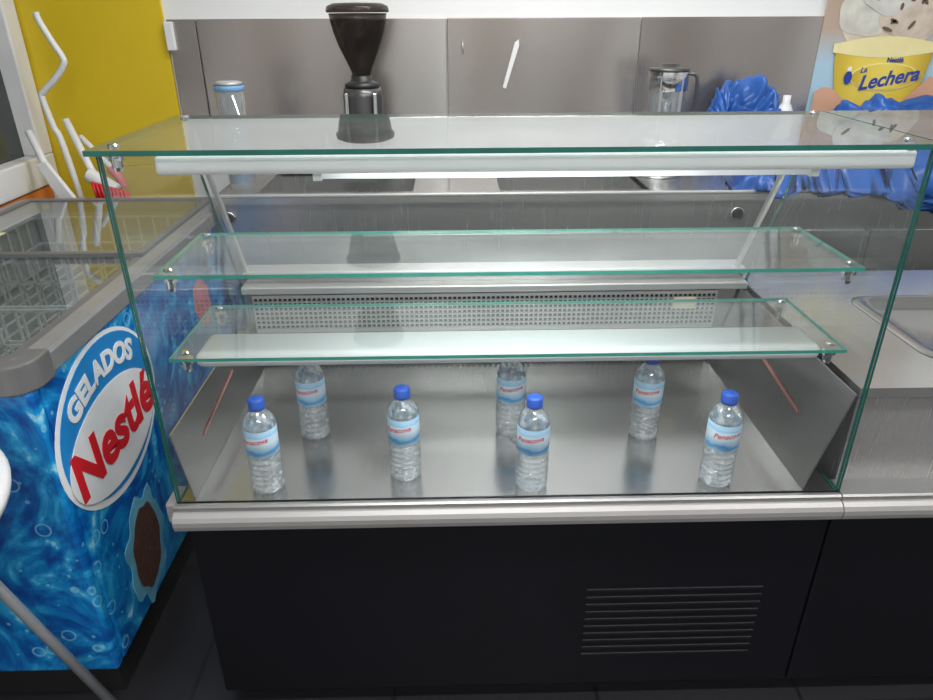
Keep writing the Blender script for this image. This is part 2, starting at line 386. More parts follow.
# ---------------------------------------------------------------- room
S='structure'
LX=-1.47; BY=2.62; RX=3.0; FY=-2.4; CZ=2.6
box('floor',LX-.1,RX+.1,FY-.1,BY+.1,-.05,0,M['floor'],kind=S)
box('ceiling',LX-.1,RX+.1,FY-.1,BY+.1,CZ,CZ+.05,M['ceil'],kind=S)
box('wall_back',LX-.1,RX+.1,BY,BY+.1,0,CZ,M['wall'],kind=S)
box('wall_front',LX-.1,RX+.1,FY-.1,FY,0,CZ,M['wall'],kind=S)
box('wall_right',RX,RX+.1,FY,BY,0,CZ,M['wall'],kind=S)
boxes('wall_left',[(LX-.1,LX,FY,BY,0,.83),(LX-.1,LX,FY,BY,2.1,CZ),(LX-.1,LX,FY,.3,.83,2.1),(LX-.1,LX,2.6,BY,.83,2.1)],M['wall'],kind=S)
win=bpy.data.objects.new('window_1',None); col.objects.link(win); ORI['window_1']=Vector((LX,1.4,.83)); win.location=(LX,1.4,.83); win['kind']=S
boxes('window_frame',[(LX-.06,LX+.03,.3,2.6,.83,.93),(LX-.06,LX+.03,.3,2.6,2.02,2.1),(LX-.06,LX+.03,2.52,2.6,.93,2.02),(LX-.06,LX+.03,.3,.38,.93,2.02),(LX-.06,LX+.02,1.4,1.46,.93,2.02)],M['white'],win,bevel=.006)
box('window_pane',LX-.04,LX-.03,.38,2.52,.93,2.02,M['winglass'],win)
box('trim_1',LX,LX+.02,.3,2.6,.77,.825,M['orange'],kind=S)
box('trim_2',LX,-.965,BY-.012,BY,.0,CZ,M['yellow'],kind=S)

for i,(a,b) in enumerate(((-.955,-.86),(-.856,-.012),(-.008,.655),(.659,1.30),(1.304,2.6))):
    o=box('backsplash_panel',a,b,BY-.015,BY-.001,.882,1.362,M['splash'],bevel=.002,label='brushed stainless steel splashback panel fixed to the wall',cat='splashback')
    o['group']='stainless splashback panels'
box('wall_switch',-.962,-.932,BY-.031,BY-.015,1.265,1.355,M['white'],bevel=.004,label='small white plastic switch plate on the wall',cat='switch')
bm=bmesh.new()
pts=[Vector((.185,BY-.021,1.14)),Vector((.197,BY-.021,1.135)),Vector((.240,BY-.021,1.275)),Vector((.238,BY-.021,1.295)),Vector((.224,BY-.021,1.285))]
prism(bm,pts,(0,.005,0))
fin('plastic_strip',bm,M['white'],label='white plastic strip hung on the steel splashback',cat='plastic strip',bevel=.002)
tube('wall_hook',[(.045,BY-.015,1.29),(.045,BY-.035,1.285),(.045,BY-.04,1.265),(.045,BY-.03,1.25)],.003,M['chrome'],label='small metal hook fixed to the steel splashback',cat='hook')

# ---------------------------------------------------------------- back sink counter
bc=empty('sink_counter',(.7,2.35,0),'stainless steel service counter with sunken sinks along the wall','counter')
X0,X1=-.722,2.6; Y0,Y1=2.08,BY-.016
ba=[(-.60,-.12),(.15,.62)]
L=[(X0,X1,Y0,2.15,.86,.88),(X0,X1,2.48,Y1,.86,.88)]
xs=[X0]+[v for b in ba for v in b]+[X1]
for i in range(0,len(xs),2): L.append((xs[i],xs[i+1],2.15,2.48,.86,.88))
boxes('worktop',L,M['steel'],bc)
for a,b in ba:
    boxes('basin',[(a-.004,a,2.146,2.484,.70,.876),(b,b+.004,2.146,2.484,.70,.876),(a,b,2.146,2.15,.70,.876),(a,b,2.48,2.484,.70,.876),(a-.004,b+.004,2.146,2.484,.695,.70)],M['steelsmooth'],bc)
boxes('raised_rim',[(X0,X1,Y0,Y0+.012,.88,.890)],M['alu'],bc,bevel=.003)
boxes('front_panel',[(X0,X1,2.10,2.12,.08,.86)],M['steelsmooth'],bc)
for a,b in ((X0+.02,-.3),(-.28,.5),(.52,1.3),(1.32,2.1)):
    box('door',a,b,2.092,2.10,.12,.76,M['steelsmooth'],bc,bevel=.003)
box('plinth',X0+.02,X1-.02,2.14,2.2,0,.08,M['dark'],bc)
for x in (-.683,.885):
    bm=bmesh.new(); lathe_bm(bm,[(0,0),(.022,0),(.022,.006),(.015,.008),(.014,.004),(0,.004)],(0,0,0),24)
    for v in bm.verts: v.co=Vector((x+v.co.x,2.10-v.co.z,.815+v.co.y))
    bmesh.ops.recalc_face_normals(bm,faces=bm.faces)
    k=fin('knob',bm,M['chrome'],bc,smooth=True,label='round steel control knob')
    bm=bmesh.new(); lathe_bm(bm,[(0,0),(.015,0),(.015,.012),(0,.012)],(0,0,0),20)
    for v in bm.verts: v.co=Vector((x+v.co.x,2.098-v.co.z,.815+v.co.y))
    bmesh.ops.recalc_face_normals(bm,faces=bm.faces)
    fin('knob_center',bm,M['rubber'],k)
tp=empty('sink_tap',(-.42,2.53,.88),'chrome swan neck tap standing behind the sink','tap')
lathe('tap_base',[(0,0),(.025,0),(.025,.02),(.012,.03),(0,.03)],(-.42,2.53,.8805),M['chrome'],tp,seg=20)
tube('spout',[(-.42,2.53,.90),(-.42,2.53,.97),(-.42,2.51,1.0),(-.42,2.44,1.01),(-.42,2.40,.98)],.009,M['chrome'],tp)

# ---------------------------------------------------------------- display counter
FYc=1.05; GX0,GX1=-.521,.729; ZB,ZT=.557,1.191
dc=empty('display_counter',(.1,1.35,0),'glass display counter with black base, steel tray and glass shelves','display case')
bm=bmesh.new()
bbox(bm,GX0+.01,GX1-.002,1.05,1.62,.04,.512); bbox(bm,GX0+.03,GX1-.01,1.08,1.6,0,.04)
base=fin('base_cabinet',bm,M['black'],dc,label='matte black laminate base cabinet',bevel=.003)
L=[]
for i in range(10):
    z=.318-i*.0205
    L.append((.265,.628,1.0465,1.0505,z-.003,z+.003))
boxes('vent_grille',L,M['slot'],dc,bevel=.001)
sec=[(1.030,.508),(1.023,.512),(1.020,.522),(1.020,.532),(1.024,.540),(1.032,.545),(1.040,.546),(1.0535,.546),(1.0535,.508)]
rsec=[(1.036,.546),(1.036,.554),(1.040,.557),(1.0535,.557),(1.0535,.546)]
def psweep(name,s,x0,w,mat,par,**k):
    bm=bmesh.new(); prism(bm,[Vector((x0,a,b)) for a,b in s],(w,0,0)); return fin(name,bm,mat,par,**k)
psweep('front_sill',sec,GX0-.004,GX1-GX0+.004,M['sill'],dc,label='pale rounded bumper strip')
psweep('glass_rail',rsec,GX0-.004,GX1-GX0+.004,M['rail'],dc,label='thin silver glass rail')
bm=bmesh.new()
bbox(bm,GX0+.006,GX1-.008,1.0540,1.60,.540,.557)
fin('tray',bm,M['tray'],dc,label='brushed steel tray floor')
def sidep(xb,xt,zt,th):
    bm=bmesh.new()
    prism(bm,[Vector((xb,1.058,.5575)),Vector((xt,1.058,zt)),Vector((xt+th,1.058,zt)),Vector((xb+th,1.058,.5575))],(0,.539,0))
    return fin('side_panel',bm,M['side'],dc,label='thin stainless side panel')
sidep(.662,.716,.763,.003)
sidep(-.489,-.510,.70,-.003)
def strip(xf,z0,off):
    bm=bmesh.new(); P=[]
    for a,b in ((1.17,z0),(1.18,z0+.007),(1.40,z0+.031),(1.40,z0+.025)): P.append(Vector((xf(b)+off,a,b)))
    prism(bm,P,(off*.5,0,0)); fin('red_strip',bm,M['redtape'],dc)
strip(lambda z:.662+(z-.5575)*.054/.2055,.655,-.0015)
strip(lambda z:-.489-(z-.5575)*.021/.1425,.625,.0015)
bm=bmesh.new()
bbox(bm,GX0+.01,GX1-.01,1.605,1.62,.512,.80)
n=80; a=GX0+.04; b=GX1-.07
for i in range(n):
    x=a+(b-a)*i/n; w=(b-a)/n
    bbox(bm,x+w*.2,x+w*.65,1.594,1.606,.56,.658)
fin('rear_panel',bm,M['side'],dc,label='ribbed stainless rear panel')
gx0,gx1,gz0,gz1=GX0+.03,GX1-.075,.668,.752
box('grille_hole_shade',gx0,gx1,1.600,1.604,gz0,gz1,M['dark'],dc)  # dark sheet painting in the shade seen through the grille holes
L=[]
nx=96
for i in range(nx+1):
    x=gx0+(gx1-gx0)*i/nx; L.append((x-.0018,x+.0018,1.590,1.594,gz0,gz1))
for j in range(8):
    z=gz0+(gz1-gz0)*j/7; L.append((gx0,gx1,1.589,1.595,z-.0018,z+.0018))
L+=[(gx0,gx1,1.586,1.6,gz1,gz1+.008),(gx0,gx1,1.586,1.6,gz0-.008,gz0)]
boxes('perforated_grille',L,M['alu'],dc,label='square-perforated aluminium air grille')
box('price_tag',.545,.60,1.580,1.584,.715,.745,M['cream'],dc)
for t in ((1.57,1.64,.768,.786),(1.60,1.66,.80,.815),(1.62,1.64,.786,.80)):
    box('rear_rail',GX0+.01,GX1-.01,*t,M['alu'],dc,bevel=.003,label='aluminium sliding door rail')
for x in (GX0+.02,GX1-.03):
    tb_=bmesh.new()
    prism(tb_,[Vector((x-.005,1.60,.815)),Vector((x-.005,1.614,.815)),Vector((x-.005,1.399,1.190)),Vector((x-.005,1.385,1.190))],(.010,0,0))
    fin('strut',tb_,M['alu'],dc,bevel=.002,label='slanted aluminium support strut')
plate('front_glass',GX0,GX1,FYc-.003,FYc+.003,ZB,ZT+.001,M['glass'],M['dedge'],1,dc,label='clear front pane with green edges')
for x in (GX0,GX1-.006):
    bm=bmesh.new()
    fs=prism(bm,[Vector((x,a,b)) for a,b in ((FYc+.004,ZB),(FYc+.004,ZT+.001),(1.405,ZT+.001),(1.60,.785),(1.60,ZB))],(.006,0,0))
    bm.normal_update()
    for f in fs: f.material_index=0 if abs(f.normal.x)>.5 else 1
    fin('end_glass',bm,[M['glass'],M['dedge']],dc,label='clear end pane')
def plate2(name,x0,x1,y0,y1,z0,z1,face,label):
    bm=bmesh.new(); fs=bbox(bm,x0,x1,y0,y1,z0,z1); bm.normal_update()
    for f in fs: f.material_index=0 if abs(f.normal.z)>.5 else 1
    return fin(name,bm,[face,M['edge'] if 'shelf' in name else M['dedge']],dc,label=label)
TZ0,TZ1=ZT+.002,ZT+.010
plate2('top_glass',-.535,.733,1.040,1.425,TZ0,TZ1,M['topglass'],'clear top plate with green edges')
plate2('glass_shelf',-.500,.700,1.100,1.350,.981,.9875,M['shelfglass'],'upper glass shelf with green edges')
plate2('glass_shelf',-.503,.706,1.100,1.350,.826,.8325,M['shelfglass'],'lower glass shelf with green edges')
def clamp(x,y,z):
    bm=bmesh.new()
    lathe_bm(bm,[(0,-.028),(.006,-.028),(.008,-.022),(.008,-.008),(.011,-.006),(.011,.0),(0,.0)],(x,y,z),16)
    bbox(bm,x-.010,x+.010,y-.006,y+.006,z-.012,z-.004)
    lathe_bm(bm,[(0,.0),(.008,.0),(.008,.002),(.005,.004),(0,.004)],(x,y,z+.0085),16)
    fin('shelf_clamp',bm,M['chrome'],dc,smooth=False)
for z in (.981,.826):
    for x in (-.480,.685):
        for y in (1.120,1.325): clamp(x,y,z)
for x in (-.505,.70):
    for y in (1.075,1.385): clamp(x,y,TZ0)
fx=box('light_fixture',-.445,.712,1.062,1.122,1.160,1.188,M['fix'],dc,bevel=.006,segs=3,label='white fluorescent light fixture')
tube('fluorescent_tube',[(-.20,1.085,1.1535),(.56,1.085,1.1535)],.0050,M['tube'],fx,sp=False)
for a in (-.213,.56): box('tube_holder',a,a+.013,1.077,1.093,1.147,1.161,M['fix'],fx)
fx=box('light_fixture',-.475,.685,1.140,1.240,.792,.820,M['fix'],dc,bevel=.012,segs=4,label='white fixture, unlit')
tube('fluorescent_tube',[(-.43,1.19,.782),(.64,1.19,.782)],.008,M['white'],fx,sp=False,label='unlit tube')
box('end_trim',GX0-.03,GX0-.005,1.06,1.12,.500,.545,M['sill'],dc,bevel=.004)
box('rear_worktop',GX0+.01,GX1-.01,1.62,1.70,.04,.768,M['steelsmooth'],dc,bevel=.003)

# ---------------------------------------------------------------- right sink unit
su=empty('sink_unit',(1.5,1.4,0),'stainless steel sink unit with black base beside the display','sink')
bm=bmesh.new(); bbox(bm,.731,2.3,1.05,1.68,.04,.512); bbox(bm,.74,2.28,1.08,1.6,0,.04)
fin('base_cabinet',bm,M['black'],su,bevel=.003)
psweep('front_sill',sec,.731,1.569,M['sill'],su,label='pale rounded bumper strip')
psweep('sill_top',[(1.036,.546),(1.036,.554),(1.040,.557),(1.088,.557),(1.088,.546)],.731,1.569,M['rail'],su)
box('steel_body',.742,2.3,1.088,1.68,.512,.745,M['steelfront'],su)
bx0,bx1,by0,by1=.955,1.40,1.20,1.50
boxes('worktop',[(.735,2.3,1.078,by0,.745,.765),(.735,2.3,by1,1.70,.745,.765),(.735,bx0,by0,by1,.745,.765),(bx1,2.3,by0,by1,.745,.765)],M['steellight'],su)
bm=bmesh.new()
def rrect(x0,x1,y0,y1,r,z,n=6):
    o=[]
    for cx,cy,a in ((x1-r,y1-r,0),(x0+r,y1-r,90),(x0+r,y0+r,180),(x1-r,y0+r,270)):
        for i in range(n+1):
            t=math.radians(a+90*i/n); o.append((cx+r*math.cos(t),cy+r*math.sin(t),z))
    return o
rg=[rrect(bx0-.025,bx1+.02,by0-.025,by1+.02,.05,.766),rrect(bx0-.014,bx1+.010,by0-.014,by1+.010,.045,.771),rrect(bx0+.002,bx1-.006,by0+.002,by1-.002,.04,.767),rrect(bx0+.012,bx1-.012,by0+.012,by1-.012,.04,.752),rrect(bx0+.03,bx1-.03,by0+.03,by1-.03,.04,.7462)]
vr=[[bm.verts.new(p) for p in r] for r in rg]
for a,b in zip(vr,vr[1:]):
    for i in range(len(a)): bm.faces.new((a[i],a[(i+1)%len(a)],b[(i+1)%len(a)],b[i]))
bm.faces.new(vr[-1])
bmesh.ops.recalc_face_normals(bm,faces=bm.faces)
fin('basin',bm,M['side'],su,smooth=True)
bm=bmesh.new(); fs=bbox(bm,.737,1.9,1.040,1.425,TZ0,TZ1); bm.normal_update()
for f in fs: f.material_index=0 if abs(f.normal.z)>.5 else 1
fin('top_glass',bm,[M['topglass'],M['dedge']],su)
bm=bmesh.new()
fs=prism(bm,[Vector((1.88,a,b)) for a,b in ((FYc+.035,.766),(FYc+.035,ZT+.001),(1.405,ZT+.001),(1.60,.766))],(.008,0,0))
fin('end_glass',bm,[M['glass']],su)

# ---------------------------------------------------------------- water bottles
def bottle_profile():
    p=[(0,.004),(.018,.002),(.026,0),(.0300,.004),(.0312,.010)]
    z=.014
    while z<.086:
        p+=[(.0314,z),(.0284,z+.004),(.0284,z+.006),(.0314,z+.010)]
        z+=.0125
    p+=[(.0308,.092),(.0300,.095),(.0300,.148),(.0310,.151),(.0305,.156),(.0270,.166),(.0200,.176),(.0140,.183),(.0125,.187),(.0150,.189),(.0150,.191),(.0120,.192),(.0120,.198)]
    return p
KS=.935
def sc_(P): return [(r*(1.0 if r<1e-6 else .99),z*KS) for r,z in P]
bots=[(-.361,1.096),(-.302,1.280),(-.098,1.129),(.120,1.279),(.146,1.088),(.406,1.257),(.505,1.091)]
lt=text_mesh('Penacova',.0145,shear=.25,ext=.0002,bold=.0002)
for v in lt.verts:
    a,b,c=v.co; th=a/.0309; r=.0306+c
    b+=.12*a
    v.co=(r*math.sin(th),-r*math.cos(th),.122*KS+.004+b)
for i,(x,y) in enumerate(bots):
    zb=ZB+.0005
    if i==0:
        e=empty('water_bottle',(x,y,zb),'clear plastic water bottle with blue cap and label on steel tray','bottle','water bottles in the display')
        c=(x,y,zb)
        body=lathe('bottle_body',sc_(bottle_profile()),c,M['pet'],e,seg=40)
        cap=lathe('cap',sc_([(0.0,.209),(.0128,.209),(.0148,.207),(.0152,.193),(.0156,.192),(.0156,.188),(.0,.188)][::-1]),c,M['capblue'],e,seg=28)
        lab=lathe('label',sc_([(.0303,.090),(.0309,.091),(.0309,.148),(.0303,.149)]),c,M['label'],e,seg=40)
        bmesh.ops.translate(lt,verts=lt.verts,vec=Vector(c))
        tx=fin('label_text',lt,M['rtext'],lab)
        proto=e
    else:
        e2=proto.copy(); col.objects.link(e2); e2.location=(x,y,zb)
        for p_ in (body,cap,lab):
            q=p_.copy(); q.parent=e2; col.objects.link(q)
            if p_ is lab:
                t=tx.copy(); t.parent=q; col.objects.link(t)
        e2.rotation_euler[2]=random.uniform(-.45,.45)
proto.rotation_euler[2]=-.25

# ---------------------------------------------------------------- chest freezer
FXR=-.735; FXL=-1.40; FY0=1.06; FY1=2.28
fz=empty('chest_freezer',((FXR+FXL)/2,(FY0+FY1)/2,0),'blue printed ice cream chest freezer with glass lids','freezer')
boxes('body',[(FXL,FXR,FY0,FY0+.03,.10,.79),(FXL,FXR,FY1-.03,FY1,.10,.79),(FXL,FXL+.03,FY0+.03,FY1-.03,.10,.79),(FXR-.03,FXR,FY0+.03,FY1-.03,.10,.79),(FXL+.03,FXR-.03,FY0+.03,FY1-.03,.10,.14)],M['art'],fz,label='blue printed freezer body',bevel=.008)
box('plinth',FXL+.03,FXR-.02,FY0+.03,FY1-.03,.0,.10,M['rubber'],fz)
boxes('liner',[(FXL+.031,FXR-.031,FY0+.031,FY1-.031,.38,.40),(FXL+.031,FXL+.04,FY0+.031,FY1-.031,.40,.80),(FXR-.04,FXR-.031,FY0+.031,FY1-.031,.40,.80),(FXL+.04,FXR-.04,FY0+.031,FY0+.04,.40,.80),(FXL+.04,FXR-.04,FY1-.04,FY1-.031,.40,.80)],M['liner'],fz)
bm=bmesh.new()
def ring(x0,x1,y0,y1,r,z): return [bm.verts.new(p) for p in rrect(x0,x1,y0,y1,r,z,8)]
R=[ring(FXL+.035,FXR-.035,FY0+.035,FY1-.035,.02,.790),ring(FXL-.002,FXR+.002,FY0-.004,FY1+.004,.040,.790),ring(FXL-.007,FXR+.007,FY0-.009,FY1+.009,.045,.795),ring(FXL-.007,FXR+.007,FY0-.009,FY1+.009,.045,.830),ring(FXL-.002,FXR+.002,FY0-.004,FY1+.004,.04,.837),ring(FXL+.030,FXR-.030,FY0+.030,FY1-.030,.02,.840),ring(FXL+.035,FXR-.035,FY0+.035,FY1-.035,.02,.835)]
R.append(R[0])
for a,b in zip(R,R[1:]):
    for i in range(len(a)): bm.faces.new((a[i],a[(i+1)%len(a)],b[(i+1)%len(a)],b[i]))
bmesh.ops.recalc_face_normals(bm,faces=bm.faces)
rim=fin('rim',bm,M['grey'],fz,smooth=False,label='grey plastic rim with rounded corners')
bm=bmesh.new()
pr=rrect(FXL-.012,FXR+.012,FY0-.014,FY1+.014,.052,.788,8)
cs=[p for p in pr if p[0]>FXR-.045 and p[1]<FY0+.045]
cs=[(FXR-.09,FY0-.014,.788)]+cs+[(FXR+.012,FY0+.07,.788)]
inn=[(FXR-.028,FY0+.07,.788),(FXR-.028,FY0+.028,.788),(FXR-.09,FY0+.028,.788)]
prism(bm,[Vector(p) for p in cs+inn],(0,0,.056))
fin('corner_cap',bm,M['greyd'],fz,label='dark grey corner cap',bevel=.004)
for (a,b,z) in ((FY0+.036,1.72,.826),(1.67,FY1-.036,.836)):
    lid=boxes('lid',[(FXL+.036,FXR-.036,a,a+.02,z,z+.009),(FXL+.036,FXR-.036,b-.02,b,z,z+.009),(FXL+.036,FXL+.056,a+.02,b-.02,z,z+.009),(FXR-.056,FXR-.036,a+.02,b-.02,z,z+.009)],M['greyd'],fz,label='sliding lid frame')
    box('lid_glass',FXL+.05,FXR-.05,a+.015,b-.015,z+.003,z+.006,M['lidglass'],lid)
for (a,b) in ((FY0+.05,1.44),(1.46,1.84),(1.86,FY1-.05)):
    L=[]; x0,x1=FXL+.05,FXR-.05; w=.0025
    for i in range(13):
        x=x0+(x1-x0)*i/12
        for y in (a,b): L.append((x-w,x+w,y-w,y+w,.62,.79))
        L.append((x-w,x+w,a,b,.62,.624))
    for i in range(8):
        y=a+(b-a)*i/7
        for x in (x0,x1): L.append((x-w,x+w,y-w,y+w,.62,.79))
    for z in (.62,.70,.785):
        L+=[(x0,x1,a-w,a+w,z,z+.006),(x0,x1,b-w,b+w,z,z+.006),(x0-w,x0+w,a,b,z,z+.006),(x1-w,x1+w,a,b,z,z+.006)]
    boxes('wire_basket',L,M['wire'],fz,label='white wire basket')
box('yellow_sticker',-1.30,-1.22,1.80,1.87,.8425,.8432,pbr('sticker_yellow',(.75,.70,.40),.5),fz)
sx=FXR
cy,cz=1.290,.607
ell_side('logo_oval',cy,cz,.224,.180,sx+.0002,M['wtext'],fz,rot=.05)
ell_side('logo_field',cy+.003,cz+.003,.211,.167,sx+.0016,M['ovalblue'],fz,rot=.05)
ell_side('logo_band',cy-.004,cz-.040,.200,.110,sx+.0030,M['wtext'],fz,rot=.04)
text_side('logo_text','Nestlé',.143,cy-.002,cz-.040,sx+.0048,M['rtext'],fz,bold=.005,sx=.98,rot=.05,label='bold red lettering')
text_side('logo_text','GELADOS',.064,cy-.005,cz+.112,sx+.0034,M['wtext'],fz,bold=.0028,arc=.34,rot=.05,sx=1.05,label='white lettering')
ell_side('ice_cream_print',1.29,.245,.095,.135,sx+.0002,pbr('splash_blue',(.16,.50,.78),.4,0,var=.25,scale=14),fz,rot=-.2,wob=.09)
ell_side('ice_cream_print',1.29,.245,.068,.105,sx+.0016,M['brown'],fz,rot=-.2,wob=.03)
ell_side('ice_cream_print',1.90,.62,.06,.075,sx+.0004,M['pink'],fz,rot=.3,wob=.05)

# ---------------------------------------------------------------- round table
tb=empty('side_table',(-.96,.75,0),'small round white table on grey tubular legs','table')
lathe('table_top',[(0,.715),(.295,.715),(.304,.722),(.306,.732),(.300,.742),(0,.744)],(-.96,.75,0),M['white'],tb,seg=64)
for (x0,y0,x1,y1) in ((-.742,1.035,-.905,.925),(-1.21,1.0,-1.01,.905),(-1.16,.5,-1.0,.595),(-.76,.5,-.92,.595)):
    tube('leg',[(x0,y0,.0),(x1,y1,.715)],.010,M['tubegrey'],tb,sp=False)
# ---------------------------------------------------------------- cleaning poles
br=empty('hooked_pole',(-1.31,2.46,0),'thin white plastic pole with a hooked end leaning near the wall','pole')
tube('pole',[(-1.305,2.46,1.385),(-1.30,2.458,1.36),(-1.272,2.452,1.30),(-1.250,2.45,1.255),(-1.252,2.45,1.232),(-1.29,2.45,1.19),(-1.338,2.45,1.15),(-1.348,2.45,1.13),(-1.335,2.45,1.04),(-1.31,2.45,.90),(-1.24,2.45,.0)],.010,M['white'],br)
br=empty('cleaning_brush',(-1.2,2.40,0),'white handled brush with a red and white head behind freezer','brush')
tube('handle',[(-1.30,2.47,1.06),(-1.20,2.42,.80),(-1.16,2.40,0)],.012,M['white'],br,sp=False)
bm=bmesh.new(); tube_bm(bm,[(-1.24,2.42,.885),(-1.20,2.41,.865),(-1.15,2.40,.835)],.024,12); bmesh.ops.recalc_face_normals(bm,faces=bm.faces)
fin('brush_head',bm,M['white'],br,smooth=True)
bm=bmesh.new()
for i in range(9):
    for j in range(3):
        t=i/8; p0=Vector((-1.20+.10*t,2.372-.012*j,.868-.03*t+.004*j)); tube_bm(bm,[p0,p0+Vector((.012,-.01,-.055))],.0045,6,smoothpath=False)
bmesh.ops.recalc_face_normals(bm,faces=bm.faces)
fin('bristles',bm,M['red'],br,smooth=True,label='tuft of red bristles')
br=empty('squeegee_pole',(-1.38,2.36,0),'white pole with a narrow head standing behind freezer','pole')
tube('pole',[(-1.405,2.42,1.03),(-1.34,2.38,.86),(-1.30,2.34,0)],.012,M['white'],br,sp=False)
bm=bmesh.new(); prism(bm,[Vector((-1.385,2.37,.93)),Vector((-1.345,2.365,.94)),Vector((-1.27,2.35,.82)),Vector((-1.28,2.35,.79)),Vector((-1.32,2.355,.79))],(0,.018,0))
fin('flat_head',bm,M['white'],br,bevel=.006,segs=3)
br=empty('cleaning_brush',(-1.12,2.47,0),'short white brush with a pinkish red grip behind freezer','brush')
tube('handle',[(-1.28,2.50,1.0),(-1.18,2.49,.88),(-1.12,2.48,0)],.010,M['white'],br,sp=False)
bm=bmesh.new(); tube_bm(bm,[(-1.19,2.475,.895),(-1.165,2.47,.865),(-1.155,2.47,.83)],.015,12); bmesh.ops.recalc_face_normals(bm,faces=bm.faces)
fin('grip',bm,M['pinkp'],br,smooth=True,label='pinkish red grip')

# ---------------------------------------------------------------- coffee grinder
gx,gy=-.285,2.40
cg=empty('coffee_grinder',(gx,gy,.88),'coffee grinder with smoked bean hopper and dark steel body','coffee grinder')
lathe('hopper',[(.030,.300),(.030,.325),(.038,.345),(.052,.375),(.066,.405),(.078,.440),(.087,.475),(.090,.498),(.0,.499)],(gx,gy,.88),M['hopper'],cg)
lathe('hopper_lid',[(0,.500),(.096,.500),(.098,.506),(.094,.518),(.075,.526),(0,.528)],(gx,gy,.88),M['hopper'],cg)
lathe('collar',[(0,.280),(.055,.280),(.056,.292),(.040,.300),(.034,.305),(.034,.318),(0,.318)],(gx,gy,.88),M['rubber'],cg)
lathe('body',[(0,.03),(.062,.03),(.064,.04),(.064,.255),(.060,.280),(0,.281)],(gx,gy,.88),M['body'],cg)
for t in (-.045,.045): box('body_trim',gx+t-.006,gx+t+.006,gy-.068,gy-.05,.93,1.15,M['chrome'],cg,bevel=.003)
box('foot',gx-.08,gx+.08,gy-.12,gy+.09,.881,.912,M['chrome'],cg,bevel=.01)
box('spout',gx-.025,gx+.025,gy-.10,gy-.06,1.03,1.07,M['rubber'],cg,bevel=.006)

# ---------------------------------------------------------------- blender jug
bx,by=.700,2.36
bj=empty('blender',(bx,by,.88),'countertop blender with clear jug and steel base','blender')
lathe('base',[(0,0),(.075,0),(.078,.01),(.070,.09),(.055,.12),(0,.12)],(bx,by,.8805),M['chrome'],bj)
lathe('jug',[(.048,.12),(.052,.15),(.058,.25),(.061,.325),(.058,.325),(.055,.25),(.049,.15),(.045,.125)],(bx,by,.8805),M['jarglass'],bj)
for t in (-.6,.5):
    x=bx+.060*math.sin(t); y=by-.060*math.cos(t)
    box('jug_rib',x-.005,x+.005,y-.002,y+.002,1.02,1.19,M['chrome'],bj)
lathe('inner_core',[(0,.12),(.018,.12),(.014,.30),(0,.30)],(bx,by,.8805),M['chrome'],bj)
lathe('jug_band',[(.0585,.27),(.0615,.272),(.0625,.325),(.0615,.33)],(bx,by,.8805),M['chrome'],bj)
lathe('lid',[(0,.325),(.062,.325),(.063,.335),(.05,.340),(.03,.340),(.028,.350),(0,.350)],(bx,by,.8805),M['body'],bj)
tube('handle',[(bx+.055,by-.01,1.20),(bx+.085,by-.02,1.19),(bx+.085,by-.02,1.10),(bx+.055,by-.01,1.05)],.006,M['body'],bj)

# ---------------------------------------------------------------- small jar
jx,jy=-.662,2.22
jr=empty('measuring_jug',(jx,jy,.88),'clear plastic container with blue rim on the counter','container')
lathe('jar_body',[(0,.0),(.036,0),(.039,.01),(.043,.305),(.041,.305),(.037,.02),(0,.015)],(jx,jy,.8805),M['jarglass'],jr)
lathe('contents',[(0,.018),(.036,.02),(.038,.20),(0,.20)],(jx,jy,.8805),M['paleblue'],jr)
lathe('blue_ring',[(.0432,.292),(.0445,.293),(.0445,.305),(.0435,.306)],(jx,jy,.8805),M['paleblue'],jr)
lathe('lid',[(0,.306),(.040,.306),(.041,.313),(.03,.318),(0,.319)],(jx,jy,.8805),M['tubegrey'],jr)

# ---------------------------------------------------------------- poster
ps=empty('wall_poster',(1.6,2.60,1.0),'printed ice cream poster with yellow tub on the wall','poster')
py=2.600
box('sheet',1.285,1.95,py,py+.004,.98,1.75,M['poster'],ps)
yy=py-.0004
poly_front('scoop_print',ellp(1.515,1.325,.165,.075,40,.03),yy,M['cream'],ps); yy-=.0012
poly_front('scoop_print',ellp(1.430,1.370,.100,.072,40,.05,1),yy,pbr('cream_b',(.74,.66,.56),.5,0,var=.28,scale=16),ps); yy-=.0012
poly_front('scoop_print',ellp(1.585,1.375,.115,.085,40,.04,2),yy,M['cream'],ps); yy-=.0012
poly_front('scoop_print',ellp(1.50,1.445,.100,.08,40,.05,3),yy,pbr('cream_c',(.78,.72,.62),.5,0,var=.25,scale=16),ps); yy-=.0012
for k in range(9):
    x=1.39+random.random()*.25; z=1.31+random.random()*.12
    t=random.random()*3; rx=.010+.012*random.random()
    P=[(x+rx*math.cos(q)*math.cos(t)-.006*math.sin(q)*math.sin(t),z+rx*math.cos(q)*math.sin(t)+.006*math.sin(q)*math.cos(t)) for q in [2*math.pi*j/8 for j in range(8)]]
    poly_front('chip_print',P,yy,M['choc'],ps)
yy-=.0012
tub=[(1.345+.345*i/12,1.268+.012*math.sin(math.pi*i/12)) for i in range(13)]+[(1.688,1.22),(1.675,1.15),(1.652,1.09),(1.615,1.04),(1.57,1.02),(1.46,1.02),(1.415,1.04),(1.38,1.09),(1.36,1.15),(1.347,1.22)]
poly_front('tub_print',tub,yy,M['cupy'],ps); yy-=.0012
poly_front('tub_rim_print',[(1.334,1.275)]+[(1.334+.367*i/12,1.275+.024*math.sin(math.pi*i/12)) for i in range(13)]+[(1.701,1.248)]+[(1.701-.367*i/12,1.248-.018*math.sin(math.pi*i/12)) for i in range(1,13)],yy,M['cupl'],ps); yy-=.0012
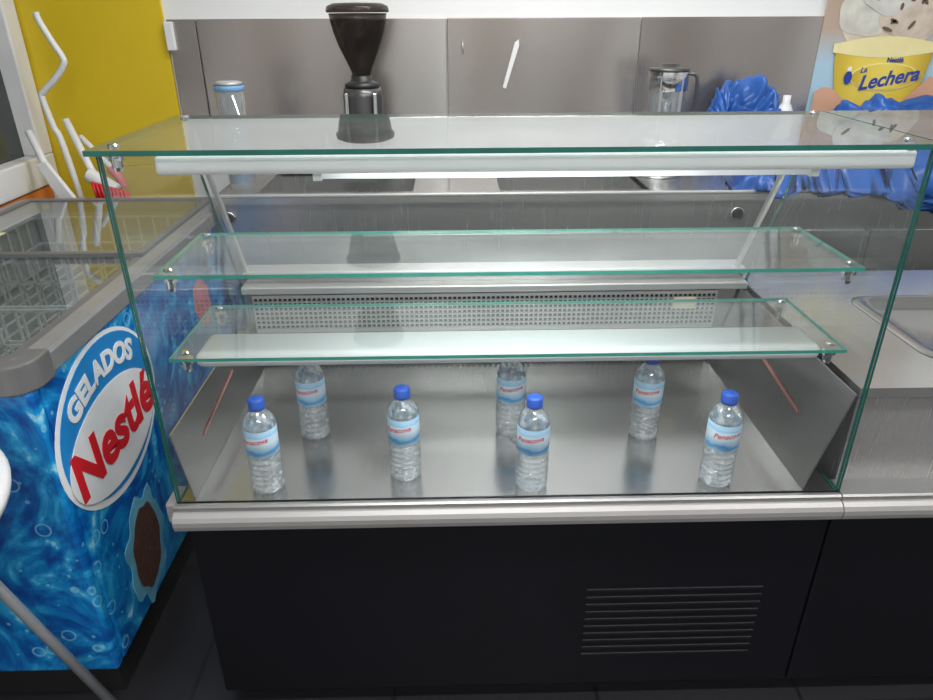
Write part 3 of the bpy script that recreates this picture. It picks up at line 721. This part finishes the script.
poly_front('badge_print',ellp(1.535,1.168,.122,.046),yy,M['cupl'],ps); yy-=.0012
poly_front('badge_print',ellp(1.535,1.168,.118,.042),yy,M['cupy'],ps); yy-=.0012
text_front('poster_text','Lechera',.066,1.550,1.160,yy,M['btext'],ps,shear=.35,bold=.0018,rot=.16)
text_front('poster_text','La',.026,1.455,1.190,yy,M['btext'],ps,shear=.3,bold=.0006,rot=.14)
text_front('poster_text','Nestlé',.022,1.56,1.222,yy,M['btext'],ps,bold=.0006)
poly_front('emblem_print',ellp(1.405,1.165,.014,.022),yy,M['btext'],ps)
poly_front('emblem_print',ellp(1.405,1.192,.008,.010),yy,M['wtext'],ps)
poly_front('hand_print',[(1.295,1.12),(1.32,1.135),(1.36,1.13),(1.40,1.095),(1.46,1.075),(1.54,1.07),(1.61,1.08),(1.67,1.14),(1.70,1.17),(1.73,1.15),(1.75,.99),(1.295,.99)],yy-.0012,M['skin'],ps)

# ---------------------------------------------------------------- bags
def bag(c,s,seedv,label,amp=.3,drape=None,fr=1.0):
    bm=bmesh.new(); bmesh.ops.create_icosphere(bm,subdivisions=6,radius=1)
    off=Vector((seedv*7.1,seedv*3.3,seedv))
    z0=-.3*s[2]
    for v in bm.verts:
        p=v.co.copy()
        pp=Vector((p.x*s[0]/.12,p.y*s[1]/.12,p.z*s[2]/.12))*fr
        n=noise.noise(pp*.8+off)*.6+abs(noise.noise(pp*1.6+off))*.8+abs(noise.noise(pp*3.6+off))*.4-.2
        k=1+amp*n
        q=Vector([math.copysign(abs(t)**.7,t) for t in p])
        v.co=Vector((q.x*s[0]*(1+amp*.4*n),q.y*s[1]*k,q.z*s[2]*k))
        if v.co.z<z0: v.co.z=z0
    for v in bm.verts:
        v.co=Vector((c[0]+v.co.x,c[1]+v.co.y,c[2]+v.co.z-z0))
        if drape and v.co.y<drape:
            d=drape-v.co.y; h=(v.co.z-c[2]); q=Vector((v.co.x*7,d*14,3))
            v.co.y=drape-.010-min(h,.06)*.8*(1+.9*noise.noise(q))-.015*abs(noise.noise(q*2.3))
            v.co.z=c[2]+min(h,.02)-d*(.75+.6*noise.noise(Vector((v.co.x*3,1,2))))
            v.co.x+=.02*noise.noise(Vector((v.co.x*5,d*20,9)))
    return fin('plastic_bag',bm,M['bag'],None,smooth=True,label=label,cat='bag')
bag((.99,2.45,.881),(.105,.09,.190),1,'crumpled blue plastic bag standing on the steel counter',amp=.7,fr=1.3)
bag((1.42,2.19,.881),(.50,.14,.085),2,'spread out crumpled blue plastic bag draped over counter edge',amp=.8,drape=2.078,fr=.9)
bag((1.60,2.49,.881),(.36,.075,.160),3,'large folded blue plastic bag on the steel counter',amp=.6,fr=.9)
lathe('small_white_bottle',[(0,0),(.03,0),(.032,.01),(.032,.17),(.02,.20),(.013,.21),(.013,.235),(0,.235)],(1.17,2.52,.8805),M['white'],label='white plastic bottle standing by the blue bags',cat='bottle')

# ---------------------------------------------------------------- ceiling lights and added lamp under the display tube
def area(loc,rot,sx_,sy_,e,c=(1,.99,.975)):
    l=bpy.data.lights.new('area_lamp','AREA'); l.shape='RECTANGLE'; l.size=sx_; l.size_y=sy_; l.energy=e; l.color=c
    o=bpy.data.objects.new('area_lamp',l); o.location=loc; o.rotation_euler=rot; col.objects.link(o); return o
diff=emis('diffuser_glow',(1,.99,.975),6)
for (x,y,e) in ((0.1,.55,18),(.3,1.85,20),(1.7,.6,14),(.3,-1.2,31)):
    t=empty('ceiling_light',(x,y,CZ-.08),'white fluorescent batten light on the ceiling','ceiling light','ceiling batten lights')
    box('housing',x-.62,x+.62,y-.08,y+.08,CZ-.05,CZ-.001,M['white'],t)
    box('diffuser',x-.6,x+.6,y-.06,y+.06,CZ-.08,CZ-.05,diff,t)
    area((x,y,CZ-.085),(0,0,0),1.2,.12,e)
w=bpy.data.worlds.new('world'); sc.world=w; w.use_nodes=True
w.node_tree.nodes['Background'].inputs[0].default_value=(.6,.65,.7,1); w.node_tree.nodes['Background'].inputs[1].default_value=.3
area((.10,1.085,1.145),(0,0,0),.55,.015,3.0,(.95,1,1))  # unseen area lamp added below the display tube to boost its light

# ---------------------------------------------------------------- camera
a,pi_,r=.0204,.4544,-.0047
F=Vector((math.sin(a)*math.cos(pi_),math.cos(a)*math.cos(pi_),-math.sin(pi_)))
Rr=Vector((math.cos(a),-math.sin(a),0)); U=Rr.cross(F)
R2=math.cos(r)*Rr+math.sin(r)*U; U2=-math.sin(r)*Rr+math.cos(r)*U
cd=bpy.data.cameras.new('camera'); cd.sensor_width=36; cd.lens=692/933*36; cd.clip_start=.02
co=bpy.data.objects.new('camera',cd); col.objects.link(co)
co.matrix_world=Matrix(((R2.x,U2.x,-F.x,0),(R2.y,U2.y,-F.y,0),(R2.z,U2.z,-F.z,1.38),(0,0,0,1)))
sc.camera=co
